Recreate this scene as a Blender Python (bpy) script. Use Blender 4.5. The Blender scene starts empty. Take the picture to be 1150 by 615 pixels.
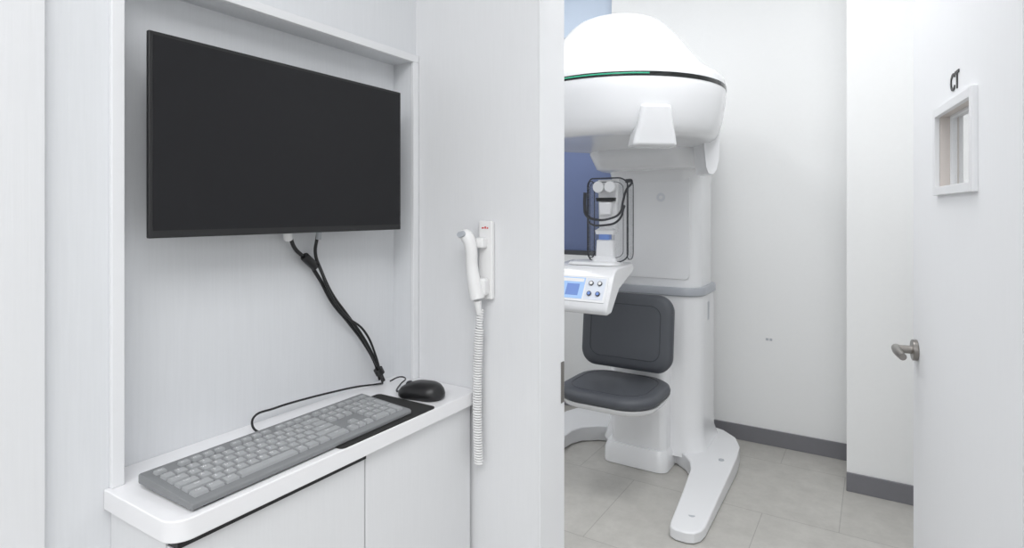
import bpy, bmesh, math, random
from mathutils import Vector, Matrix
random.seed(3)
sc=bpy.context.scene
sc.view_settings.view_transform='Standard'
sc.view_settings.look='None'
COL=sc.collection

# ---------------------------------------------------------------- materials
def mat(name,col,rough=0.5,metal=0.0,noise=0.0,nscale=(20,20,20),bump=0.0,coat=0.0,alpha=1.0,trans=0.0,emit=0.0,spec=0.5,detail=4):
    m=bpy.data.materials.new(name); m.use_nodes=True
    nt=m.node_tree; b=nt.nodes['Principled BSDF']
    c=(col[0],col[1],col[2],1)
    b.inputs['Base Color'].default_value=c
    b.inputs['Roughness'].default_value=rough
    b.inputs['Metallic'].default_value=metal
    b.inputs['Specular IOR Level'].default_value=spec
    b.inputs['Coat Weight'].default_value=coat
    b.inputs['Alpha'].default_value=alpha
    b.inputs['Transmission Weight'].default_value=trans
    if emit>0:
        b.inputs['Emission Color'].default_value=c
        b.inputs['Emission Strength'].default_value=emit
    if noise>0 or bump>0:
        tc=nt.nodes.new('ShaderNodeTexCoord'); mp=nt.nodes.new('ShaderNodeMapping')
        mp.inputs['Scale'].default_value=nscale
        nz=nt.nodes.new('ShaderNodeTexNoise'); nz.inputs['Scale'].default_value=1.0; nz.inputs['Detail'].default_value=detail
        nt.links.new(tc.outputs['Object'],mp.inputs['Vector']); nt.links.new(mp.outputs['Vector'],nz.inputs['Vector'])
        if noise>0:
            mr=nt.nodes.new('ShaderNodeMapRange'); mr.inputs['From Min'].default_value=0.25; mr.inputs['From Max'].default_value=0.75
            mr.inputs['To Min'].default_value=1-noise; mr.inputs['To Max'].default_value=1+noise
            nt.links.new(nz.outputs['Fac'],mr.inputs['Value'])
            vm=nt.nodes.new('ShaderNodeVectorMath'); vm.operation='SCALE'; vm.inputs[0].default_value=col
            nt.links.new(mr.outputs['Result'],vm.inputs['Scale']); nt.links.new(vm.outputs['Vector'],b.inputs['Base Color'])
        if bump>0:
            bp=nt.nodes.new('ShaderNodeBump'); bp.inputs['Strength'].default_value=bump; bp.inputs['Distance'].default_value=0.002
            nt.links.new(nz.outputs['Fac'],bp.inputs['Height']); nt.links.new(bp.outputs['Normal'],b.inputs['Normal'])
    return m
def sr(r,g,b):
    f=lambda v:((v/255)/12.92 if v/255<0.04045 else (((v/255)+0.055)/1.055)**2.4)
    return (f(r),f(g),f(b))

M_wood=mat('white_woodgrain',sr(229,230,232),0.5,noise=0.014,nscale=(220,220,9),bump=0.12)
M_wood_in=mat('white_woodgrain_recess',sr(225,227,230),0.5,noise=0.018,nscale=(220,220,9),bump=0.12)
M_door=mat('door_woodgrain',sr(241,242,244),0.65,noise=0.012,nscale=(200,200,8),bump=0.12,spec=0.3)
M_trim=mat('trim_white',sr(234,235,237),0.4)
M_wall=mat('plaster_white',sr(239,240,240),0.7,bump=0.12,noise=0.006,nscale=(60,60,60))
M_ceil=mat('ceiling_white',sr(242,242,242),0.8,noise=0.01)
M_base=mat('baseboard_grey',sr(120,120,125),0.45,noise=0.02)
M_counter=mat('counter_white',sr(240,240,242),0.3,noise=0.008)
M_black=mat('black_plastic',(0.012,0.012,0.013),0.35)
M_blackgap=mat('black_gap',(0.008,0.008,0.01),0.4)
M_screen=mat('screen_black',(0.010,0.010,0.012),0.38,spec=0.3)
M_kb=mat('keyboard_body',sr(128,130,132),0.45)
M_key=mat('keyboard_key',sr(163,165,167),0.5)
M_leg=mat('key_legend',sr(242,243,244),0.6)
M_pad=mat('pad_black',(0.02,0.02,0.02),0.8,bump=0.1,nscale=(400,400,400))
M_plas=mat('machine_white',sr(229,230,232),0.2,coat=0.25)
M_cap=mat('machine_white_cap_dimmed',sr(216,217,219),0.25,coat=0.2)  # darkened copy of the machine white, offsets overexposure of the dome in its colour
M_plas2=mat('machine_white_satin',sr(235,236,238),0.32)
M_column=mat('machine_white_column',sr(243,244,246),0.2,coat=0.25)
M_band=mat('machine_grey_band',sr(176,180,187),0.3)
M_ring=mat('machine_black_ring',(0.01,0.012,0.012),0.1)
M_green=mat('led_green',(0.03,0.38,0.22),0.3,emit=0.25)
M_cush=mat('cushion_grey',sr(80,83,89),0.5,noise=0.04,nscale=(300,300,300),bump=0.15)
M_stitch=mat('cushion_piping',sr(58,61,67),0.5)
M_smoke=mat('smoky_plastic',(0.35,0.37,0.40),0.08,alpha=0.14)
M_smokerim=mat('smoky_rim',(0.05,0.052,0.06),0.15)
M_strap=mat('strap_grey',sr(62,64,68),0.6)
M_blueblock=mat('bite_blue',sr(120,150,215),0.3)
M_scr2=mat('touch_screen',sr(150,180,220),0.15,emit=0.35)
M_dark=mat('dark_grey',sr(70,72,76),0.4)
M_metal=mat('satin_steel',sr(150,146,142),0.28,metal=1.0)
M_white=mat('white_plastic',sr(238,238,238),0.35)
M_red=mat('red_mark',sr(205,60,60),0.5)
M_grey=mat('light_grey',sr(184,188,194),0.4)
M_blue=mat('window_blue_blind',sr(106,120,158),0.5,noise=0.01)
M_paleblue=mat('window_pale_blind',sr(200,214,232),0.5,noise=0.01)
M_glass=mat('glass',(0.9,0.93,0.93),0.02,alpha=0.10)
M_brown=mat('window_reveal',sr(214,207,202),0.5)

def floor_mat():
    m=bpy.data.materials.new('floor_tile'); m.use_nodes=True; nt=m.node_tree; b=nt.nodes['Principled BSDF']
    tc=nt.nodes.new('ShaderNodeTexCoord'); mp=nt.nodes.new('ShaderNodeMapping'); mp.inputs['Location'].default_value=(0.13,0.21,0)
    br=nt.nodes.new('ShaderNodeTexBrick'); br.offset=0.5; br.inputs['Scale'].default_value=1.0
    br.inputs['Brick Width'].default_value=0.6; br.inputs['Row Height'].default_value=0.6; br.inputs['Mortar Size'].default_value=0.0018
    br.inputs['Color1'].default_value=(*sr(184,182,177),1); br.inputs['Color2'].default_value=(*sr(189,187,182),1); br.inputs['Mortar'].default_value=(*sr(160,158,154),1)
    nz=nt.nodes.new('ShaderNodeTexNoise'); nz.inputs['Scale'].default_value=9; nz.inputs['Detail'].default_value=12; nz.inputs['Roughness'].default_value=0.75
    mr=nt.nodes.new('ShaderNodeMapRange'); mr.inputs['From Min'].default_value=0.3; mr.inputs['From Max'].default_value=0.7; mr.inputs['To Min'].default_value=0.86; mr.inputs['To Max'].default_value=1.09
    vm=nt.nodes.new('ShaderNodeVectorMath'); vm.operation='SCALE'
    L=nt.links.new
    L(tc.outputs['Object'],mp.inputs['Vector']); L(mp.outputs['Vector'],br.inputs['Vector']); L(tc.outputs['Object'],nz.inputs['Vector'])
    L(nz.outputs['Fac'],mr.inputs['Value']); L(br.outputs['Color'],vm.inputs[0]); L(mr.outputs['Result'],vm.inputs['Scale']); L(vm.outputs['Vector'],b.inputs['Base Color'])
    b.inputs['Roughness'].default_value=0.38
    return m
M_floor=floor_mat()

# ---------------------------------------------------------------- mesh helpers
def finish(o,parent=None,smooth=True,ang=35,bevel=0,seg=3):
    me=o.data
    if smooth:
        for p in me.polygons: p.use_smooth=True
        me.set_sharp_from_angle(angle=math.radians(ang))
    if bevel>0:
        md=o.modifiers.new('bev','BEVEL'); md.width=bevel; md.segments=seg; md.limit_method='ANGLE'; md.angle_limit=math.radians(40); md.harden_normals=True
    if parent: o.parent=parent
    return o
def new(name,bm,m,parent=None,**k):
    bmesh.ops.recalc_face_normals(bm,faces=bm.faces[:])
    me=bpy.data.meshes.new(name); bm.to_mesh(me); bm.free()
    o=bpy.data.objects.new(name,me); COL.objects.link(o)
    if m: me.materials.append(m)
    return finish(o,parent,**k)
def root(name,loc=(0,0,0),rz=0):
    e=bpy.data.objects.new(name,None); e.empty_display_size=0.1; e.location=loc; e.rotation_euler=(0,0,rz); COL.objects.link(e); return e
def box(name,x0,x1,y0,y1,z0,z1,m,parent=None,bevel=0,seg=3):
    bm=bmesh.new(); bmesh.ops.create_cube(bm,size=1)
    for v in bm.verts:
        v.co=Vector(((x0+x1)/2+v.co.x*(x1-x0),(y0+y1)/2+v.co.y*(y1-y0),(z0+z1)/2+v.co.z*(z1-z0)))
    return new(name,bm,m,parent,bevel=bevel,seg=seg)
def multibox(name,boxes,m,parent=None,bevel=0):
    bm=bmesh.new()
    for (x0,x1,y0,y1,z0,z1) in boxes:
        r=bmesh.ops.create_cube(bm,size=1)
        for v in r['verts']:
            v.co=Vector(((x0+x1)/2+v.co.x*(x1-x0),(y0+y1)/2+v.co.y*(y1-y0),(z0+z1)/2+v.co.z*(z1-z0)))
    return new(name,bm,m,parent,bevel=bevel)
def rrect(cx,cy,hx,hy,r,n=7):
    r=min(r,hx*0.999,hy*0.999); pts=[]
    for (sx,sy,a0) in ((1,1,0),(-1,1,90),(-1,-1,180),(1,-1,270)):
        for i in range(n+1):
            a=math.radians(a0+90*i/n)
            pts.append((cx+sx*(hx-r)+r*math.cos(a),cy+sy*(hy-r)+r*math.sin(a)))
    return pts
def loft(name,secs,m,parent=None,n=7,ang=40,M=None):
    bm=bmesh.new(); rings=[]
    for (z,cx,cy,hx,hy,r) in secs:
        rings.append([bm.verts.new((x,y,z)) for x,y in rrect(cx,cy,hx,hy,r,n)])
    for a,b in zip(rings,rings[1:]):
        k=len(a)
        for i in range(k): bm.faces.new((a[i],a[(i+1)%k],b[(i+1)%k],b[i]))
    bm.faces.new(rings[0][::-1]); bm.faces.new(rings[-1])
    if M: bmesh.ops.transform(bm,matrix=M,verts=bm.verts[:])
    return new(name,bm,m,parent,ang=ang)
def lathe(name,prof,cx,cy,m,parent=None,n=96,ang=30,a0=0,a1=360,caps=False):
    bm=bmesh.new(); rings=[]
    full=(a1-a0)>=360
    cnt=n if full else n+1
    for (r,z) in prof:
        rings.append([bm.verts.new((cx+r*math.cos(math.radians(a0+(a1-a0)*i/n)),cy+r*math.sin(math.radians(a0+(a1-a0)*i/n)),z)) for i in range(cnt)])
    prs=list(zip(rings,rings[1:]))
    if caps: prs.append((rings[-1],rings[0]))
    for a,b in prs:
        for i in range(n): bm.faces.new((a[i],a[(i+1)%cnt],b[(i+1)%cnt],b[i]))
    if caps:
        bm.faces.new([r[0] for r in rings]); bm.faces.new([r[-1] for r in rings])
    bmesh.ops.remove_doubles(bm,verts=bm.verts[:],dist=1e-6)
    return new(name,bm,m,parent,ang=ang)
def prism(name,pts,f,a,b,m,parent=None,bevel=0,seg=3,ang=35):
    bm=bmesh.new()
    A=[bm.verts.new(f(u,v,a)) for u,v in pts]; B=[bm.verts.new(f(u,v,b)) for u,v in pts]
    k=len(pts)
    for i in range(k): bm.faces.new((A[i],A[(i+1)%k],B[(i+1)%k],B[i]))
    bm.faces.new(A[::-1]); bm.faces.new(B)
    return new(name,bm,m,parent,bevel=bevel,seg=seg,ang=ang)
def tube(name,pts,r,m,parent=None,radii=None,cyclic=False,smooth=True,res=6,bres=4,flat=None):
    cu=bpy.data.curves.new(name,'CURVE'); cu.dimensions='3D'; cu.bevel_depth=r; cu.bevel_resolution=bres; cu.resolution_u=res; cu.use_fill_caps=True
    if smooth:
        s=cu.splines.new('BEZIER'); s.bezier_points.add(len(pts)-1)
        for i,p in enumerate(pts):
            bp=s.bezier_points[i]; bp.co=p; bp.handle_left_type='AUTO'; bp.handle_right_type='AUTO'
            if radii: bp.radius=radii[i]
    else:
        s=cu.splines.new('POLY'); s.points.add(len(pts)-1)
        for i,p in enumerate(pts):
            s.points[i].co=(*p,1)
            if radii: s.points[i].radius=radii[i]
    s.use_cyclic_u=cyclic
    if flat:
        cu.bevel_depth=0; cu.extrude=flat; 
    cu.materials.append(m)
    o=bpy.data.objects.new(name,cu); COL.objects.link(o)
    dg=bpy.context.evaluated_depsgraph_get(); dg.update()
    me=bpy.data.meshes.new_from_object(o.evaluated_get(dg)); me.name=name
    bpy.data.objects.remove(o); o=bpy.data.objects.new(name,me); COL.objects.link(o)
    if not me.materials: me.materials.append(m)
    return finish(o,parent,ang=50)
def cyl(name,p0,p1,r,m,parent=None,n=32,r2=None,bevel=0):
    p0=Vector(p0);p1=Vector(p1); d=p1-p0
    bm=bmesh.new(); bmesh.ops.create_cone(bm,cap_ends=True,segments=n,radius1=r,radius2=r if r2 is None else r2,depth=d.length)
    q=d.to_track_quat('Z','Y').to_matrix().to_4x4(); q.translation=(p0+p1)/2
    bmesh.ops.transform(bm,matrix=q,verts=bm.verts[:])
    return new(name,bm,m,parent,bevel=bevel)
def textmesh(name,items,m,parent=None,M=None,extr=0.0,off=0.0):
    bm=bmesh.new()
    for (s,x,y,z,size) in items:
        cu=bpy.data.curves.new('t','FONT'); cu.body=s; cu.size=size; cu.align_x='CENTER'; cu.align_y='CENTER'; cu.extrude=extr; cu.resolution_u=3; cu.offset=off
        o=bpy.data.objects.new('t',cu); COL.objects.link(o)
        dg=bpy.context.evaluated_depsgraph_get(); dg.update()
        me=bpy.data.meshes.new_from_object(o.evaluated_get(dg))
        me.transform(Matrix.Translation((x,y,z))); bm.from_mesh(me)
        bpy.data.objects.remove(o); bpy.data.meshes.remove(me)
    if M: bmesh.ops.transform(bm,matrix=M,verts=bm.verts[:])
    me=bpy.data.meshes.new(name); bm.to_mesh(me); bm.free(); me.materials.append(m)
    o=bpy.data.objects.new(name,me); COL.objects.link(o)
    if parent: o.parent=parent
    return o

# ---------------------------------------------------------------- geometry constants
XF=-0.978; XB=-1.035; YW=1.10; YI=1.216; XJ=-0.624; XH=0.205
ZC1=2.6; ZC2=3.15; YBK=3.63

# ---------------------------------------------------------------- room shell
box('floor',-2.6,1.7,-2.0,3.8,-0.06,0,M_floor)
box('ceiling',-1.2,1.7,-2.0,YW+0.05,ZC1,ZC1+0.06,M_ceil)
box('ceiling_scan_room',-2.6,1.7,YI-0.05,3.8,ZC2,ZC2+0.06,M_ceil)
rz0,rz1=0.90,1.722; ry0,ry1=0.430,1.08
multibox('wall_left',[(XF-0.15,XF,-2.0,ry0,0,ZC1),(XF-0.15,XF,ry1,YW,0,ZC1),(XF-0.15,XF,ry0,ry1,rz1,ZC1),(XF-0.15,XF,ry0,ry1,0,rz0),(XF-0.15,XB,ry0,ry1,rz0,rz1)],M_wood_in)
box('wall_panel_left',XF,XF+0.012,-2.0,0.33,0,ZC1,M_wood,bevel=0.002)
multibox('trim_1',[(XF,XF+0.010,ry0-0.018,ry0,rz0+0.035,rz1+0.018),(XF,XF+0.010,ry0,YW-0.001,rz1,rz1+0.018),(XF,XF+0.010,ry1,YW-0.001,rz0+0.035,rz1)],M_trim,bevel=0.0015)
multibox('wall_front',[(-2.6,XJ,YW,YI,0,ZC2),(XH,1.7,YW,YI,0,ZC2),(XJ,XH,YW,YI,2.15,ZC2)],M_wood)
box('wall_rear',-1.2,1.7,-2.06,-2.0,0,ZC1,M_wall)
box('wall_right',1.7,1.76,-2.0,3.8,0,ZC2,M_wall)
box('wall_scan_left',-2.66,-2.6,YI,3.8,0,ZC2,M_wall)
wx0,wx1,wz0,wz1=-2.40,-1.496,1.05,3.05
multibox('wall_back',[(-2.6,wx0,YBK,YBK+0.15,0,ZC2),(wx1,1.7,YBK,YBK+0.15,0,ZC2),(wx0,wx1,YBK,YBK+0.15,0,wz0),(wx0,wx1,YBK,YBK+0.15,wz1,ZC2)],M_wall)
w=root('window_1')
multibox('frame',[(wx0,wx0+0.03,YBK+0.03,YBK+0.07,wz0,wz1),(wx1-0.012,wx1,YBK+0.03,YBK+0.07,wz0,wz1),(wx0,wx1,YBK+0.03,YBK+0.07,wz0,wz0+0.03),(wx0,wx1,YBK+0.03,YBK+0.07,wz1-0.03,wz1)],M_dark,w)
box('blind_lower',wx0,wx1,YBK+0.08,YBK+0.09,wz0,2.6,M_blue,w)
box('blind_upper',wx0,wx1,YBK+0.075,YBK+0.085,2.6,wz1,M_paleblue,w)
YC=3.24; XC=-0.118
box('wall_column',XC,1.7,YC,YBK,0,ZC2,M_wall)
box('baseboard_back',-2.6,XC,YBK-0.012,YBK,0,0.09,M_base,bevel=0.002)
box('baseboard_column',XC-0.001,1.7,YC-0.012,YC,0,0.09,M_base,bevel=0.002)
box('baseboard_scan_left',-2.6,-2.588,YI,YBK-0.012,0,0.09,M_base)

sp=root('wall_sticker'); 
box('plate',-0.545,-0.500,YBK-0.002,YBK,0.600,0.622,M_white,sp)
multibox('print',[(-0.540,-0.524,YBK-0.0026,YBK-0.002,0.604,0.618),(-0.519,-0.505,YBK-0.0026,YBK-0.002,0.604,0.618)],M_grey,sp)

# ---------------------------------------------------------------- door
L=0.8555
ang=math.atan2(-0.849,0.105)
D=root('door_1',(0.095,2.069,0),ang)
th=0.04; wx_0,wx_1,wz_0,wz_1=0.308,0.602,1.405,1.588
multibox('leaf',[(0,wx_0,0,th,0.008,2.13),(wx_1,L,0,th,0.008,2.13),(wx_0,wx_1,0,th,0.008,wz_0),(wx_0,wx_1,0,th,wz_1,2.13)],M_door,D)
def ringframe(name,x0,x1,z0,z1,wd,y0,y1,m,par,bev=0.001):
    return multibox(name,[(x0,x0+wd,y0,y1,z0,z1),(x1-wd,x1,y0,y1,z0,z1),(x0+wd,x1-wd,y0,y1,z0,z0+wd),(x0+wd,x1-wd,y0,y1,z1-wd,z1)],m,par,bevel=bev)
ringframe('window_frame',wx_0-0.018,wx_1+0.018,wz_0-0.014,wz_1+0.014,0.020,-0.010,0.001,M_trim,D)
ringframe('window_frame_back',wx_0-0.018,wx_1+0.018,wz_0-0.014,wz_1+0.014,0.020,th-0.001,th+0.008,M_trim,D)
ringframe('window_lining',wx_0+0.0005,wx_1-0.0005,wz_0+0.0005,wz_1-0.0005,0.004,0.001,th-0.001,M_brown,D,0)
box('window_glass',wx_0+0.004,wx_1-0.004,0.026,0.029,wz_0+0.004,wz_1-0.004,M_glass,D)
ringframe('glass_bead',wx_0+0.004,wx_1-0.004,wz_0+0.004,wz_1-0.004,0.006,0.021,0.034,M_trim,D,0.001)
MT=Matrix.Translation((0.455,-0.0012,1.640))@Matrix.Rotation(math.radians(90),4,'X')
textmesh('sign_CT',[('CT',0,0,0,0.055)],mat('sign_dark',(0.02,0.02,0.02),0.4),D,MT,extr=0.001,off=0.001)
hz=0.955
cyl('rose',(0.055,0,hz),(0.055,-0.014,hz),0.030,M_metal,D,bevel=0.003)
cyl('neck',(0.055,-0.008,hz),(0.055,-0.050,hz),0.0115,M_metal,D)
tube('lever',[(0.045,-0.050,hz),(0.08,-0.053,hz),(0.12,-0.053,hz-0.001),(0.150,-0.050,hz-0.003)],0.0115,M_metal,D,radii=[1.05,1.05,0.95,0.85])
cyl('rose_back',(0.055,th,hz),(0.055,th+0.010,hz),0.030,M_metal,D)
cyl('neck_back',(0.055,th+0.008,hz),(0.055,th+0.05,hz),0.0115,M_metal,D)
tube('lever_back',[(0.045,th+0.052,hz),(0.08,th+0.054,hz),(0.150,th+0.050,hz-0.003)],0.0115,M_metal,D)
J=root('door_frame')
box('jamb_left',XJ,XJ+0.004,YW,YI,0,2.15,M_trim,J,bevel=0.001)
box('strike_plate',XJ+0.004,XJ+0.0055,YI-0.018,YI-0.004,0.905,1.000,M_metal,J)
box('jamb_right',XH-0.004,XH,YW,YI-0.02,0,2.15,M_trim,J)

# ---------------------------------------------------------------- counter cabinet
C=root('counter_cabinet')
ZT=0.935
cy0,cy1=0.405,YW-0.001
pts=[(XF+0.0005,cy1),(XF+0.0005,cy0)]
r=0.03
for i in range(9):
    a=math.radians(180+90+ i*90/8)
    pts.append((-0.786-r+r*math.cos(a),cy0+r+r*math.sin(a)))
pts.append((-0.786,cy1))
prism('countertop',pts,lambda u,v,w:(u,v,w),ZT-0.030,ZT,M_counter,C,bevel=0.002)
box('countertop_recess',XB+0.0005,XF+0.002,ry0+0.0005,ry1-0.0005,ZT-0.030,ZT,M_counter,C)
box('carcass',XF+0.0005,-0.820,0.415,cy1,0.08,ZT-0.0302,M_wood,C)
box('toe_kick',XF+0.0005,-0.86,0.42,cy1,0.0,0.08,M_dark,C)
box('shadow_gap',-0.8195,-0.7965,0.418,0.759,ZT-0.0405,ZT-0.0305,M_blackgap,C)
box('cabinet_door_a',-0.8195,-0.800,0.416,0.7585,0.09,ZT-0.041,M_wood,C,bevel=0.0012)
box('cabinet_door_b',-0.8195,-0.800,0.7615,cy1-0.012,0.09,ZT-0.034,M_wood,C,bevel=0.0012)

# ---------------------------------------------------------------- monitor
Mo=root('monitor')
my0,my1,mz0,mz1=0.455,1.014,1.309,1.632; mx=-0.949
box('housing',mx-0.009,mx,my0,my1,mz0,mz1,M_black,Mo,bevel=0.002)
box('screen',mx-0.0005,mx+0.0006,my0+0.006,my1-0.006,mz0+0.012,mz1-0.006,M_screen,Mo)
box('rear_bulge',mx-0.05,mx-0.0085,my0+0.09,my1-0.09,mz0+0.04,mz1-0.06,M_black,Mo,bevel=0.012)
box('wall_mount',XB+0.0005,mx-0.049,0.68,0.79,mz0+0.10,mz0+0.20,M_dark,Mo)

Cb=root('monitor_cable')
cx_=-1.018
tube('cable_power',[(-1.000,0.745,1.330),(-1.012,0.757,1.300),(cx_,0.772,1.275),(cx_,0.800,1.250),(cx_,0.835,1.205),(cx_,0.870,1.150),(cx_,0.915,1.100),(cx_,0.965,1.040),(cx_,1.000,0.985),(-1.015,1.012,0.945)],0.0042,M_black,Cb)
tube('cable_video',[(-1.000,0.822,1.33),(-1.010,0.822,1.295),(cx_,0.824,1.260),(-1.010,0.832,1.225),(-1.010,0.862,1.170),(-1.011,0.905,1.118),(-1.010,0.955,1.055),(-1.010,0.992,0.995),(-1.008,1.018,0.942)],0.0036,M_black,Cb)
tube('cable_usb',[(-1.006,0.822,1.24),(-1.004,0.850,1.175),(-1.004,0.893,1.120),(-1.004,0.95,1.075),(-1.002,0.985,1.01),(-1.000,1.005,0.942)],0.0026,M_black,Cb)
cyl('ferrite',(cx_+0.003,0.792,1.258),(cx_+0.003,0.822,1.232),0.0095,M_black,Cb,bevel=0.002)
cyl('connector_power',(-0.998,0.738,1.330),(-1.012,0.752,1.294),0.009,M_white,Cb,bevel=0.002)
cyl('connector_video',(-1.000,0.822,1.325),(-1.006,0.822,1.292),0.0055,M_grey,Cb)
cyl('cable_tie',(-1.008,0.998,0.975),(-1.006,1.004,0.962),0.011,M_black,Cb)

# ---------------------------------------------------------------- keyboard
KB=root('computer_keyboard',(-0.868,0.436,ZT),math.radians(90.8))
KL,KD=0.452,0.144
prof=[(-KD/2,0.003),(-KD/2,0.011),(-KD/2+0.004,0.013),(KD/2-0.004,0.022),(KD/2,0.020),(KD/2,0.006)]
prism('body',prof,lambda u,v,w:(w,u,v),0,KL,M_kb,KB,bevel=0.0025)
multibox('feet',[(0.02,0.05,KD/2-0.02,KD/2-0.01,0,0.008),(KL-0.05,KL-0.02,KD/2-0.02,KD/2-0.01,0,0.008),(0.02,0.05,-KD/2+0.005,-KD/2+0.015,0,0.004),(KL-0.05,KL-0.02,-KD/2+0.005,-KD/2+0.015,0,0.004)],M_black,KB)
slope=math.atan2(0.009,KD-0.008)
u=0.01915
rows=[]
def row(y,h,spec,x0=0):
    x=x0
    for s in spec:
        if isinstance(s,(int,float)): x+=s; continue
        lab,wd=s; rows.append((x,y,wd,h,lab)); x+=wd
row(5.3,0.75,[('Esc',1),0.9,('F1',1),('F2',1),('F3',1),('F4',1),0.55,('F5',1),('F6',1),('F7',1),('F8',1),0.55,('F9',1),('F10',1),('F11',1),('F12',1),0.25,('Prt',1),('Scr',1),('Brk',1),0.25,('',1),('',1),('',1),('',1)])
row(4,1,[(c,1) for c in '`1234567890-=']+[('Back',2),0.25,('Ins',1),('Hm',1),('PU',1),0.25,('Nm',1),('/',1),('*',1),('-',1)])
row(3,1,[('Tab',1.5)]+[(c,1) for c in 'QWERTYUIOP[]']+[('\\',1.5),0.25,('Del',1),('End',1),('PD',1),0.25,('7',1),('8',1),('9',1)])
row(2,1,[('Caps',1.75)]+[(c,1) for c in "ASDFGHJKL;'"]+[('Enter',2.25),3.5,('4',1),('5',1),('6',1)])
row(1,1,[('Shift',2.25)]+[(c,1) for c in 'ZXCVBNM,./']+[('Shift',2.75),1.25,('^',1),1.25,('1',1),('2',1),('3',1)])
row(0,1,[('Ctrl',1.25),('Fn',1.25),('Alt',1.25),('',5.5),('Alt',1.0),('',1.25),('',1.25),('Ctrl',2.25),0.25,('<',1),('v',1),('>',1),0.25,('0',2),('.',1)])
rows.append((21.5,2,1,2,'+')); rows.append((21.5,0,1,2,'Ent'))
bm=bmesh.new(); items=[]
TX=0.0105; TY=-KD/2+0.0115
for (x,y,wd,h,lab) in rows:
    g=0.0014
    x0=TX+x*u+g; x1=TX+(x+wd)*u-g; y0=TY+y*u*1.0+g; y1=TY+(y+h)*u-g
    lo=[(x0,y0),(x1,y0),(x1,y1),(x0,y1)]; k=0.0009
    hi=[(x0+k,y0+k),(x1-k,y0+k),(x1-k,y1-k),(x0+k,y1-k)]
    zb=lambda yy:0.0128+(yy+KD/2)*math.tan(slope)
    A=[bm.verts.new((a,b,zb(b))) for a,b in lo]; B=[bm.verts.new((a,b,zb(b)+0.0042)) for a,b in hi]
    for i in range(4): bm.faces.new((A[i],A[(i+1)%4],B[(i+1)%4],B[i]))
    bm.faces.new(B)
    if lab: items.append((lab,x0+0.0056 if len(lab)<3 else (x0+x1)/2,y1-0.0056,0,0.0072 if len(lab)==1 else 0.0048))
bmesh.ops.bevel(bm,geom=[e for e in bm.edges if not e.is_boundary],offset=0.0006,segments=2,affect='EDGES')
new('keys',bm,M_key,KB,ang=40)
MTk=Matrix.Translation((0,-KD/2,0.0128+0.0044))@Matrix.Rotation(slope,4,'X')@Matrix.Translation((0,KD/2,0))
textmesh('key_legends',items,M_leg,KB,MTk)
Kc=root('keyboard_cable')
zc=ZT+0.0028
tube('cable',[(-0.935,0.672,ZT+0.010),(-0.955,0.664,ZT+0.006),(-0.985,0.658,ZT+0.008),(-1.008,0.672,ZT+0.022),(-1.014,0.720,ZT+0.024),(-1.015,0.798,ZT+0.022),(-1.013,0.87,ZT+0.018),(-1.010,0.934,ZT+0.013),(-1.006,0.985,ZT+0.006),(-1.004,1.010,zc)],0.0022,M_black,Kc)

# ---------------------------------------------------------------- mouse + pad
PD=root('mouse_pad')
loft('sheet',[(ZT+0.0002,-0.872,0.822,0.084,0.128,0.010),(ZT+0.0025,-0.872,0.822,0.084,0.128,0.010)],M_pad,PD)
MS=root('computer_mouse',(-0.862,0.988,ZT),math.radians(90+12))
loft('shell',[(0.0005,0,0,0.028,0.050,0.026),(0.004,0,0,0.031,0.054,0.029),(0.012,0,0,0.032,0.055,0.031),(0.021,0,-0.002,0.030,0.050,0.029),(0.029,0,-0.006,0.025,0.040,0.024),(0.034,0,-0.009,0.018,0.028,0.0175),(0.0365,0,-0.011,0.009,0.014,0.0088)],M_black,MS,n=8,ang=80)
cyl('wheel',(-0.003,0.030,0.025),(0.003,0.030,0.025),0.009,M_dark,MS)
Mc=root('mouse_cable')
tube('cable',[(-0.914,0.975,ZT+0.008),(-0.935,0.985,zc),(-0.955,1.020,zc+0.004),(-0.968,1.050,zc+0.008),(-0.988,1.050,zc+0.008),(-1.002,1.032,zc)],0.0018,M_black,Mc)

# ---------------------------------------------------------------- exposure switch on wall
E=root('exposure_hand_switch')
hx=-0.760
box('bracket',hx-0.016,hx+0.022,YW-0.014,YW-0.0005,1.150,1.330,M_white,E,bevel=0.004)
box('bracket_cradle',hx-0.016,hx+0.016,YW-0.036,YW-0.012,1.160,1.200,M_white,E,bevel=0.007)
box('bracket_hook',hx-0.012,hx+0.010,YW-0.034,YW-0.012,1.268,1.292,M_white,E,bevel=0.005)
multibox('mark',[(hx-0.006,hx+0.000,YW-0.0146,YW-0.0139,1.312,1.315),(hx+0.002,hx+0.006,YW-0.0146,YW-0.0139,1.312,1.317),(hx+0.008,hx+0.012,YW-0.0146,YW-0.0139,1.312,1.315)],M_red,E)
tube('handset',[(-0.799,YW-0.047,1.299),(-0.786,YW-0.047,1.296),(-0.775,YW-0.044,1.268),(-0.774,YW-0.042,1.230),(-0.769,YW-0.041,1.195),(-0.761,YW-0.038,1.155)],0.0135,M_white,E,radii=[0.75,1.15,1.05,1.0,1.15,1.3],bres=6)
loft('button',[(0,0,0,0.011,0.007,0.007),(0.004,0,0,0.010,0.006,0.006)],M_grey,E,M=Matrix.Translation((-0.788,YW-0.062,1.300))@Matrix.Rotation(math.radians(80),4,'X')@Matrix.Rotation(math.radians(15),4,'Z'))
cyl('strain_relief',(-0.761,YW-0.038,1.150),(-0.760,YW-0.034,1.120),0.009,M_white,E,r2=0.006)
pts=[]; N=60
for i in range(N*10+1):
    tt=i/(N*10); a=tt*N*2*math.pi
    zz=1.128-0.350*tt
    rr=0.0088 if tt>0.12 else 0.0062
    cxh=-0.760-0.012*math.sin(tt*2.6); cyh=YW-0.030+0.006*math.sin(tt*2.5)
    pts.append((cxh+rr*math.cos(a),cyh+rr*math.sin(a),zz))
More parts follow.
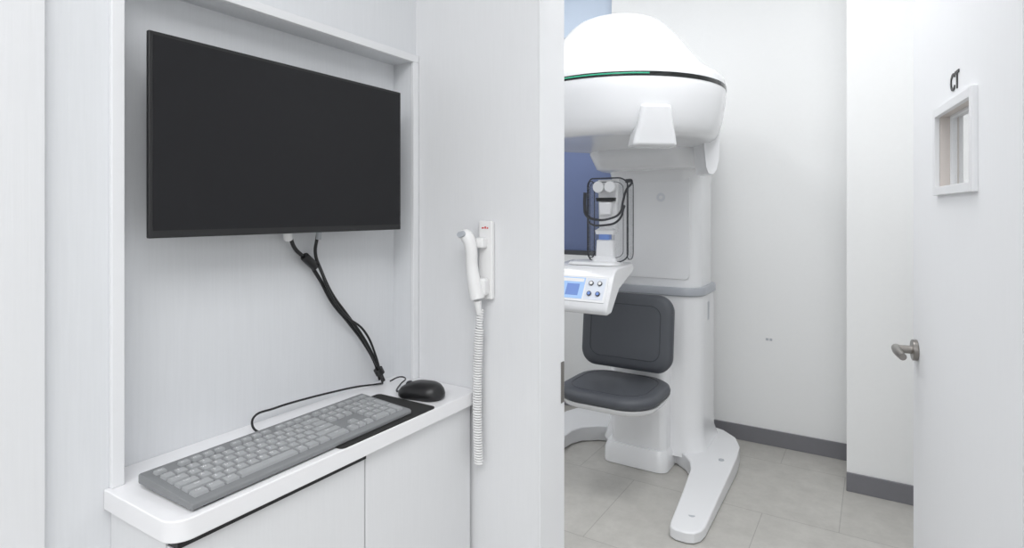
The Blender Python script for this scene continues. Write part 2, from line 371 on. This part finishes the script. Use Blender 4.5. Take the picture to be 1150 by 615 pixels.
tube('coil_cord',pts,0.0024,M_white,E,smooth=False,bres=2)

# ---------------------------------------------------------------- dental CT scanner
S=root('dental_ct_scanner')
XM=-1.04
half=[(0.0,3.50),(0.22,3.50),(0.30,3.47),(0.38,3.39),(0.425,3.27),(0.438,3.13),(0.440,2.95),(0.445,2.45),(0.438,2.405),(0.418,2.375),(0.39,2.362),(0.345,2.362),(0.318,2.375),(0.310,2.41),(0.285,2.68),(0.262,2.90),(0.24,2.97),(0.20,3.03),(0.14,3.08),(0.0,3.10)]
def lx(a): 
    q=max(0,min(1,(a-0.05)/0.2)); return XM-a-0.19*q
pts=[(XM+a,b) for a,b in half]+[(lx(a),b+(0.12 if (0.1<a<0.27 and b<3.2 and b>2.85) else 0)) for a,b in half[::-1][1:-1]]
bm=bmesh.new()
def fz(y):
    return 0.050+0.045*max(0,min(1,(y-2.5)/0.7))
A=[bm.verts.new((x,y,0.002)) for x,y in pts]; B=[bm.verts.new((x,y,fz(y))) for x,y in pts]; k=len(pts)
for i in range(k): bm.faces.new((A[i],A[(i+1)%k],B[(i+1)%k],B[i]))
bm.faces.new(A[::-1]); f=bm.faces.new(B)
bmesh.ops.triangulate(bm,faces=[f])
new('base',bm,M_plas2,S,bevel=0.014,seg=4,ang=30)
for px in (XM+0.375,XM-0.565):
    cyl('foot_screw_a',(px,2.50,0.049),(px,2.50,0.053),0.014,M_grey,S)
    cyl('foot_screw_b',(px,3.06,0.083),(px,3.06,0.088),0.014,M_grey,S)
CX=XM; 
loft('column_lower',[(0.06,CX,3.275,0.295,0.230,0.11),(0.10,CX,3.27,0.280,0.215,0.10),(0.15,CX,3.265,0.267,0.202,0.10),(0.20,CX,3.265,0.265,0.20,0.10),(0.905,CX,3.265,0.265,0.20,0.10)],M_column,S,n=10,ang=60)
loft('column_band',[(0.903,CX,3.262,0.270,0.205,0.105),(0.910,CX,3.262,0.276,0.211,0.11),(0.940,CX,3.262,0.276,0.211,0.11),(0.948,CX,3.262,0.270,0.205,0.105)],M_band,S,n=10)
loft('column_upper',[(0.947,CX,3.27,0.250,0.185,0.09),(1.50,CX,3.27,0.250,0.185,0.09),(1.60,CX,3.25,0.262,0.205,0.09),(1.68,CX,3.22,0.28,0.24,0.10),(1.98,CX,3.20,0.28,0.25,0.10)],M_column,S,n=10,ang=60)
loft('column_collar',[(1.575,CX,3.19,0.268,0.255,0.12),(1.585,CX,3.17,0.285,0.275,0.13),(1.66,CX,3.14,0.30,0.31,0.14),(1.75,CX,3.14,0.30,0.31,0.14)],M_column,S,n=10,ang=50)
prism('column_panel',rrect(CX+0.02,1.27,0.19,0.28,0.03),lambda u,v,w:(u,w,v),3.080,3.088,M_column,S,bevel=0.003)
o=lathe('column_mark',[(0.010,0),(0.024,0),(0.024,0.001),(0.010,0.001)],0,0,mat('mark_grey',sr(222,225,230),0.3),S,n=40,caps=False)
o.data.transform(Matrix.Translation((CX+0.055,3.080,1.43))@Matrix.Rotation(math.radians(90),4,'X'))
box('rating_label',CX+0.2648,CX+0.2655,3.235,3.275,0.76,0.86,M_grey,S)
multibox('rating_label_print',[(CX+0.2655,CX+0.266,3.24,3.27,0.765+i*0.013,0.769+i*0.013) for i in range(7)],M_band,S)
# head
HX,HY=XM,2.61
lathe('head_cap',[(0.0001,2.262),(0.11,2.258),(0.165,2.246),(0.205,2.228),(0.24,2.198),(0.285,2.145),(0.325,2.095),(0.365,2.042),(0.398,2.002),(0.418,1.984),(0.432,1.974),(0.436,1.966)],HX,HY,M_cap,S,ang=60)
lathe('head_lip',[(0.425,1.968),(0.450,1.965),(0.468,1.953),(0.479,1.935),(0.483,1.908)],HX,HY,M_plas,S,ang=60)
lathe('head_led_ring',[(0.478,1.909),(0.4845,1.908),(0.4855,1.900),(0.4845,1.890),(0.478,1.889)],HX,HY,M_ring,S,ang=60)
lathe('head_led',[(0.4848,1.903),(0.4860,1.9015),(0.4860,1.8985),(0.4848,1.897)],HX,HY,M_green,S,a0=-96,a1=-54,n=40)
lathe('head_drum',[(0.483,1.890),(0.484,1.872),(0.481,1.84),(0.472,1.78),(0.461,1.735),(0.450,1.703),(0.438,1.685),(0.418,1.674),(0.39,1.670),(0.34,1.672),(0.30,1.675),(0.0001,1.675)],HX,HY,M_column,S,ang=60)
Msen=Matrix.Translation((HX,HY,0))@Matrix.Rotation(math.radians(-50),4,'Z')
bm=bmesh.new()
def senring(z,r,w):
    return [bm.verts.new(p) for p in [(r-0.08,-w,z),(r-0.012,-w,z),(r,-w+0.012,z),(r,w-0.012,z),(r-0.012,w,z),(r-0.08,w,z)]]
R_=[senring(1.782,0.466,0.060),senring(1.772,0.484,0.064),senring(1.70,0.480,0.074),senring(1.655,0.474,0.086),senring(1.620,0.470,0.092),senring(1.612,0.455,0.088)]
for a,b in zip(R_,R_[1:]):
    for i in range(6): bm.faces.new((a[i],a[(i+1)%6],b[(i+1)%6],b[i]))
bm.faces.new(R_[0]); bm.faces.new(R_[-1])
bmesh.ops.transform(bm,matrix=Msen,verts=bm.verts[:])
new('sensor_housing',bm,M_plas,S,bevel=0.006,ang=50)
lathe('detector_arm',[(0.385,1.72),(0.462,1.74),(0.456,1.60),(0.445,1.545),(0.43,1.525),(0.41,1.53),(0.40,1.56)],HX,HY,M_column,S,a0=20,a1=44,n=16,ang=45,caps=True)
lathe('source_arm',[(0.33,1.70),(0.456,1.72),(0.452,1.50),(0.445,1.30),(0.43,1.26),(0.36,1.26),(0.34,1.30)],HX,HY,M_plas2,S,a0=178,a1=214,n=16,ang=45,caps=True)
# console tray
TX0,TX1=-1.26,-0.945
prof=[(2.56,1.105),(2.54,1.118),(2.36,1.108),(2.325,1.092),(2.240,0.950),(2.238,0.930),(2.251,0.915),(2.295,0.920),(2.38,1.01),(2.54,1.07),(2.56,1.08)]
prism('console_tray',prof,lambda u,v,w:(w,u,v),TX0,TX1,M_plas,S,bevel=0.012,seg=4)
loft('tray_dish',[(1.112,-1.09,2.455,0.115,0.08,0.04),(1.124,-1.09,2.455,0.11,0.075,0.04),(1.126,-1.09,2.455,0.095,0.063,0.03)],M_plas2,S)
p0=Vector((0,2.325,1.092)); p1=Vector((0,2.240,0.950)); d=(p1-p0); d.normalize()
nrm=Vector((0,d.z,-d.y)).normalized()
if nrm.y>0: nrm=-nrm
def CF(x,s): 
    p=p0+d*s; return Vector((x,p.y,p.z))
def facebox(name,x0,x1,s0,s1,t0,t1,m,bev=0.0):
    bm=bmesh.new(); vs=[]
    for t in (t0,t1):
        for (x,s) in ((x0,s0),(x1,s0),(x1,s1),(x0,s1)):
            vs.append(bm.verts.new(CF(x,s)+nrm*t))
    for q in ((0,1,2,3),(7,6,5,4),(0,4,5,1),(1,5,6,2),(2,6,7,3),(3,7,4,0)): bm.faces.new([vs[i] for i in q])
    return new(name,bm,m,S,bevel=bev)
facebox('console_bezel',-1.248,-0.962,0.026,0.146,-0.001,0.003,M_plas2,0.003)
facebox('console_screen',-1.235,-1.068,0.036,0.134,0.002,0.0042,M_scr2)
facebox('console_screen_bar',-1.230,-1.074,0.040,0.056,0.0042,0.0048,M_white)
facebox('console_screen_tile',-1.150,-1.090,0.066,0.120,0.0042,0.0048,M_blueblock)
facebox('console_button_panel',-1.060,-0.972,0.036,0.134,0.002,0.0042,mat('button_panel',sr(222,228,238),0.3))
for bx in (-1.037,-0.997):
    for bs in (0.060,0.108):
        c=CF(bx,bs); cyl('console_button',c+nrm*0.004,c+nrm*0.009,0.0105,M_dark,S); cyl('console_button_cap',c+nrm*0.0088,c+nrm*0.0105,0.0072,M_white if bs<0.07 else M_blueblock,S)
tube('tray_arm',[(-1.24,2.50,1.085),(-1.25,2.75,1.075),(-1.25,2.95,1.065),(-1.22,3.13,1.06)],0.032,M_plas2,S)
# chin rest
CY=2.48; cxx=-1.050; z0,z1=1.125,1.505; HW=0.098
def cy_of(x,depth=0.05):
    q=(x-cxx)/HW; return CY-0.03+depth*q*q
P=rrect(cxx,(z0+z1)/2,HW,(z1-z0)/2,0.035,8)
tube('shield_rim',[(x,cy_of(x),z) for x,z in P],0.0034,M_smokerim,S,cyclic=True,smooth=False)
P2=rrect(cxx,(z0+z1)/2,HW-0.016,(z1-z0)/2-0.018,0.03,8)
tube('shield_rim_inner',[(x,cy_of(x),z) for x,z in P2],0.0014,M_smokerim,S,cyclic=True,smooth=False)
for sx in (-1,1):
    prism('shield_wing',rrect(CY+0.050,(z0+z1)/2,0.040,(z1-z0)/2-0.01,0.03),lambda u,v,w:(w,u,v),cxx+sx*HW-0.002,cxx+sx*HW+0.002,M_smoke,S)
    tube('shield_wing_rim',[(cxx+sx*HW,u_,v_) for u_,v_ in rrect(CY+0.050,(z0+z1)/2,0.040,(z1-z0)/2-0.008,0.03)],0.0022,M_smokerim,S,cyclic=True,smooth=False)
prism('shield_back',rrect(cxx,(z0+z1)/2,HW,(z1-z0)/2,0.035),lambda u,v,w:(u,w,v),CY+0.090,CY+0.093,M_smoke,S)
loft('chin_post',[(1.118,cxx+0.0,CY,0.060,0.040,0.02),(1.14,cxx,CY,0.057,0.037,0.02),(1.15,cxx,CY,0.044,0.026,0.015),(1.22,cxx,CY,0.040,0.024,0.012),(1.225,cxx,CY,0.030,0.02,0.01)],M_column,S)
loft('bite_block',[(1.224,cxx,CY-0.01,0.026,0.018,0.008),(1.248,cxx,CY-0.01,0.026,0.018,0.008)],M_blueblock,S)
loft('chin_cup',[(1.248,cxx,CY,0.044,0.024,0.012),(1.266,cxx,CY,0.048,0.026,0.012),(1.275,cxx,CY,0.034,0.018,0.01)],M_column,S)
loft('forehead_post',[(1.27,cxx,CY+0.03,0.044,0.014,0.01),(1.50,cxx,CY+0.03,0.050,0.014,0.01)],M_column,S)
loft('forehead_pad',[(1.400,cxx,CY,0.044,0.018,0.01),(1.416,cxx,CY,0.046,0.018,0.01)],M_ring,S)
loft('nose_support',[(1.34,cxx,CY,0.026,0.015,0.008),(1.395,cxx,CY,0.032,0.016,0.008)],M_column,S)
for sx in (-1,1):
    cyl('temple_knob',(cxx+sx*0.028,CY-0.005,1.465),(cxx+sx*0.028,CY-0.03,1.465),0.027,M_column,S,bevel=0.006)
def strap(name,pts,w=0.009):
    o=tube(name,pts,0.0,M_strap,S,flat=w,res=10); md=o.modifiers.new('s','SOLIDIFY'); md.thickness=0.003; return o
strap('strap_a',[(cxx+0.100,CY-0.01,1.49),(cxx+0.132,CY-0.02,1.485),(cxx+0.112,CY-0.03,1.45),(cxx+0.102,CY-0.045,1.40),(cxx+0.090,CY-0.055,1.345),(cxx+0.05,CY-0.07,1.320),(cxx-0.02,CY-0.075,1.315),(cxx-0.07,CY-0.06,1.335),(cxx-0.088,CY-0.04,1.38),(cxx-0.096,CY-0.02,1.44)],0.008)
strap('strap_b',[(cxx+0.096,CY-0.01,1.38),(cxx+0.078,CY-0.05,1.31),(cxx+0.02,CY-0.07,1.290),(cxx-0.05,CY-0.065,1.297),(cxx-0.085,CY-0.03,1.34)],0.005)
# seat pedestal
PX=XM-0.045; PY=3.05
loft('pedestal_foot',[(0.003,PX,PY-0.015,0.176,0.115,0.05),(0.075,PX,PY-0.015,0.174,0.113,0.05),(0.105,PX,PY-0.01,0.162,0.10,0.045)],M_column,S)
loft('pedestal',[(0.10,PX+0.01,PY,0.150,0.095,0.035),(0.50,PX+0.01,PY,0.150,0.095,0.035),(0.56,PX+0.01,PY+0.02,0.14,0.07,0.03)],M_column,S)
loft('seat_bracket',[(0.37,XM-0.02,2.88,0.07,0.14,0.03),(0.42,XM-0.02,2.82,0.10,0.22,0.05)],M_plas2,S)
sx_,sy_=XM-0.045,2.675; dz=0.018
loft('seat_shell',[(0.402+dz,sx_,sy_,0.20,0.18,0.12),(0.412+dz,sx_,sy_,0.228,0.212,0.14),(0.432+dz,sx_,sy_,0.239,0.224,0.15),(0.438+dz,sx_,sy_,0.239,0.224,0.15)],M_plas,S,n=10,ang=50)
loft('seat_cushion',[(0.437+dz,sx_,sy_,0.232,0.217,0.14),(0.447+dz,sx_,sy_,0.243,0.229,0.15),(0.465+dz,sx_,sy_,0.245,0.231,0.15),(0.480+dz,sx_,sy_,0.239,0.225,0.145),(0.490+dz,sx_,sy_,0.220,0.207,0.13),(0.494+dz,sx_,sy_,0.175,0.165,0.10),(0.490+dz,sx_,sy_,0.09,0.08,0.06)],M_cush,S,n=10,ang=60)
tube('seat_piping',[(x,y,0.4925+dz) for x,y in rrect(sx_,sy_,0.19,0.178,0.11)],0.0022,M_stitch,S,cyclic=True,smooth=False)
MB=Matrix.Translation((sx_+0.014,2.80,0.748))@Matrix.Rotation(math.radians(-6),4,'X')@Matrix.Rotation(math.radians(90),4,'X')
loft('backrest',[(-0.035,0,0,0.20,0.15,0.06),(-0.028,0,0,0.226,0.176,0.075),(-0.012,0,0,0.238,0.188,0.08),(0.012,0,0,0.240,0.190,0.08),(0.028,0,0,0.232,0.182,0.075),(0.036,0,0,0.210,0.160,0.06),(0.040,0,0,0.16,0.115,0.04),(0.038,0,0,0.08,0.06,0.03)],M_cush,S,n=10,ang=60,M=MB)
o=tube('backrest_piping',[(x,y,0.0375) for x,y in rrect(0,0,0.183,0.134,0.05)],0.0024,M_stitch,S,cyclic=True,smooth=False); o.data.transform(MB)
box('backrest_bracket',XM-0.09,XM+0.05,2.83,3.075,0.60,0.72,M_plas2,S,bevel=0.015)

# ---------------------------------------------------------------- lights
def panel(name,x,y,z,sx,sy,power,col=(1,1,1)):
    r_=root(name,(x,y,z))
    multibox('housing',[(-sx/2-0.02,sx/2+0.02,-sy/2-0.02,-sy/2,-0.012,-0.0005),(-sx/2-0.02,sx/2+0.02,sy/2,sy/2+0.02,-0.012,-0.0005),(-sx/2-0.02,-sx/2,-sy/2,sy/2,-0.012,-0.0005),(sx/2,sx/2+0.02,-sy/2,sy/2,-0.012,-0.0005)],M_white,r_)
    l=bpy.data.lights.new('lamp','AREA'); l.shape='RECTANGLE'; l.size=sx; l.size_y=sy; l.energy=power; l.color=col
    o=bpy.data.objects.new('lamp',l); COL.objects.link(o); o.parent=r_; o.location=(0,0,-0.008)
panel('ceiling_light',0.35,-0.3,ZC1,1.2,1.2,24,(0.985,0.99,1.0))
panel('ceiling_light.001',-0.2,1.85,ZC2,1.3,0.9,33,(0.99,0.995,1.0))
panel('ceiling_light.002',-2.1,2.3,ZC2,0.6,1.2,17,(0.99,0.995,1.0))
panel('ceiling_light.003',0.0,-1.3,ZC1,1.4,0.6,22,(0.985,0.99,1.0))
wd=bpy.data.worlds.new('World'); sc.world=wd; wd.use_nodes=True
wd.node_tree.nodes['Background'].inputs['Color'].default_value=(0.9,0.95,1,1)
wd.node_tree.nodes['Background'].inputs['Strength'].default_value=0.3

# ---------------------------------------------------------------- camera
cam=bpy.data.cameras.new('camera'); co=bpy.data.objects.new('camera',cam); COL.objects.link(co)
co.location=(0,0,1.35); co.rotation_euler=(math.radians(90),0,math.radians(32.2))
cam.sensor_width=36; cam.lens=648/1150*36; cam.shift_y=-(307.5-238)/1150; cam.clip_start=0.02
sc.camera=co
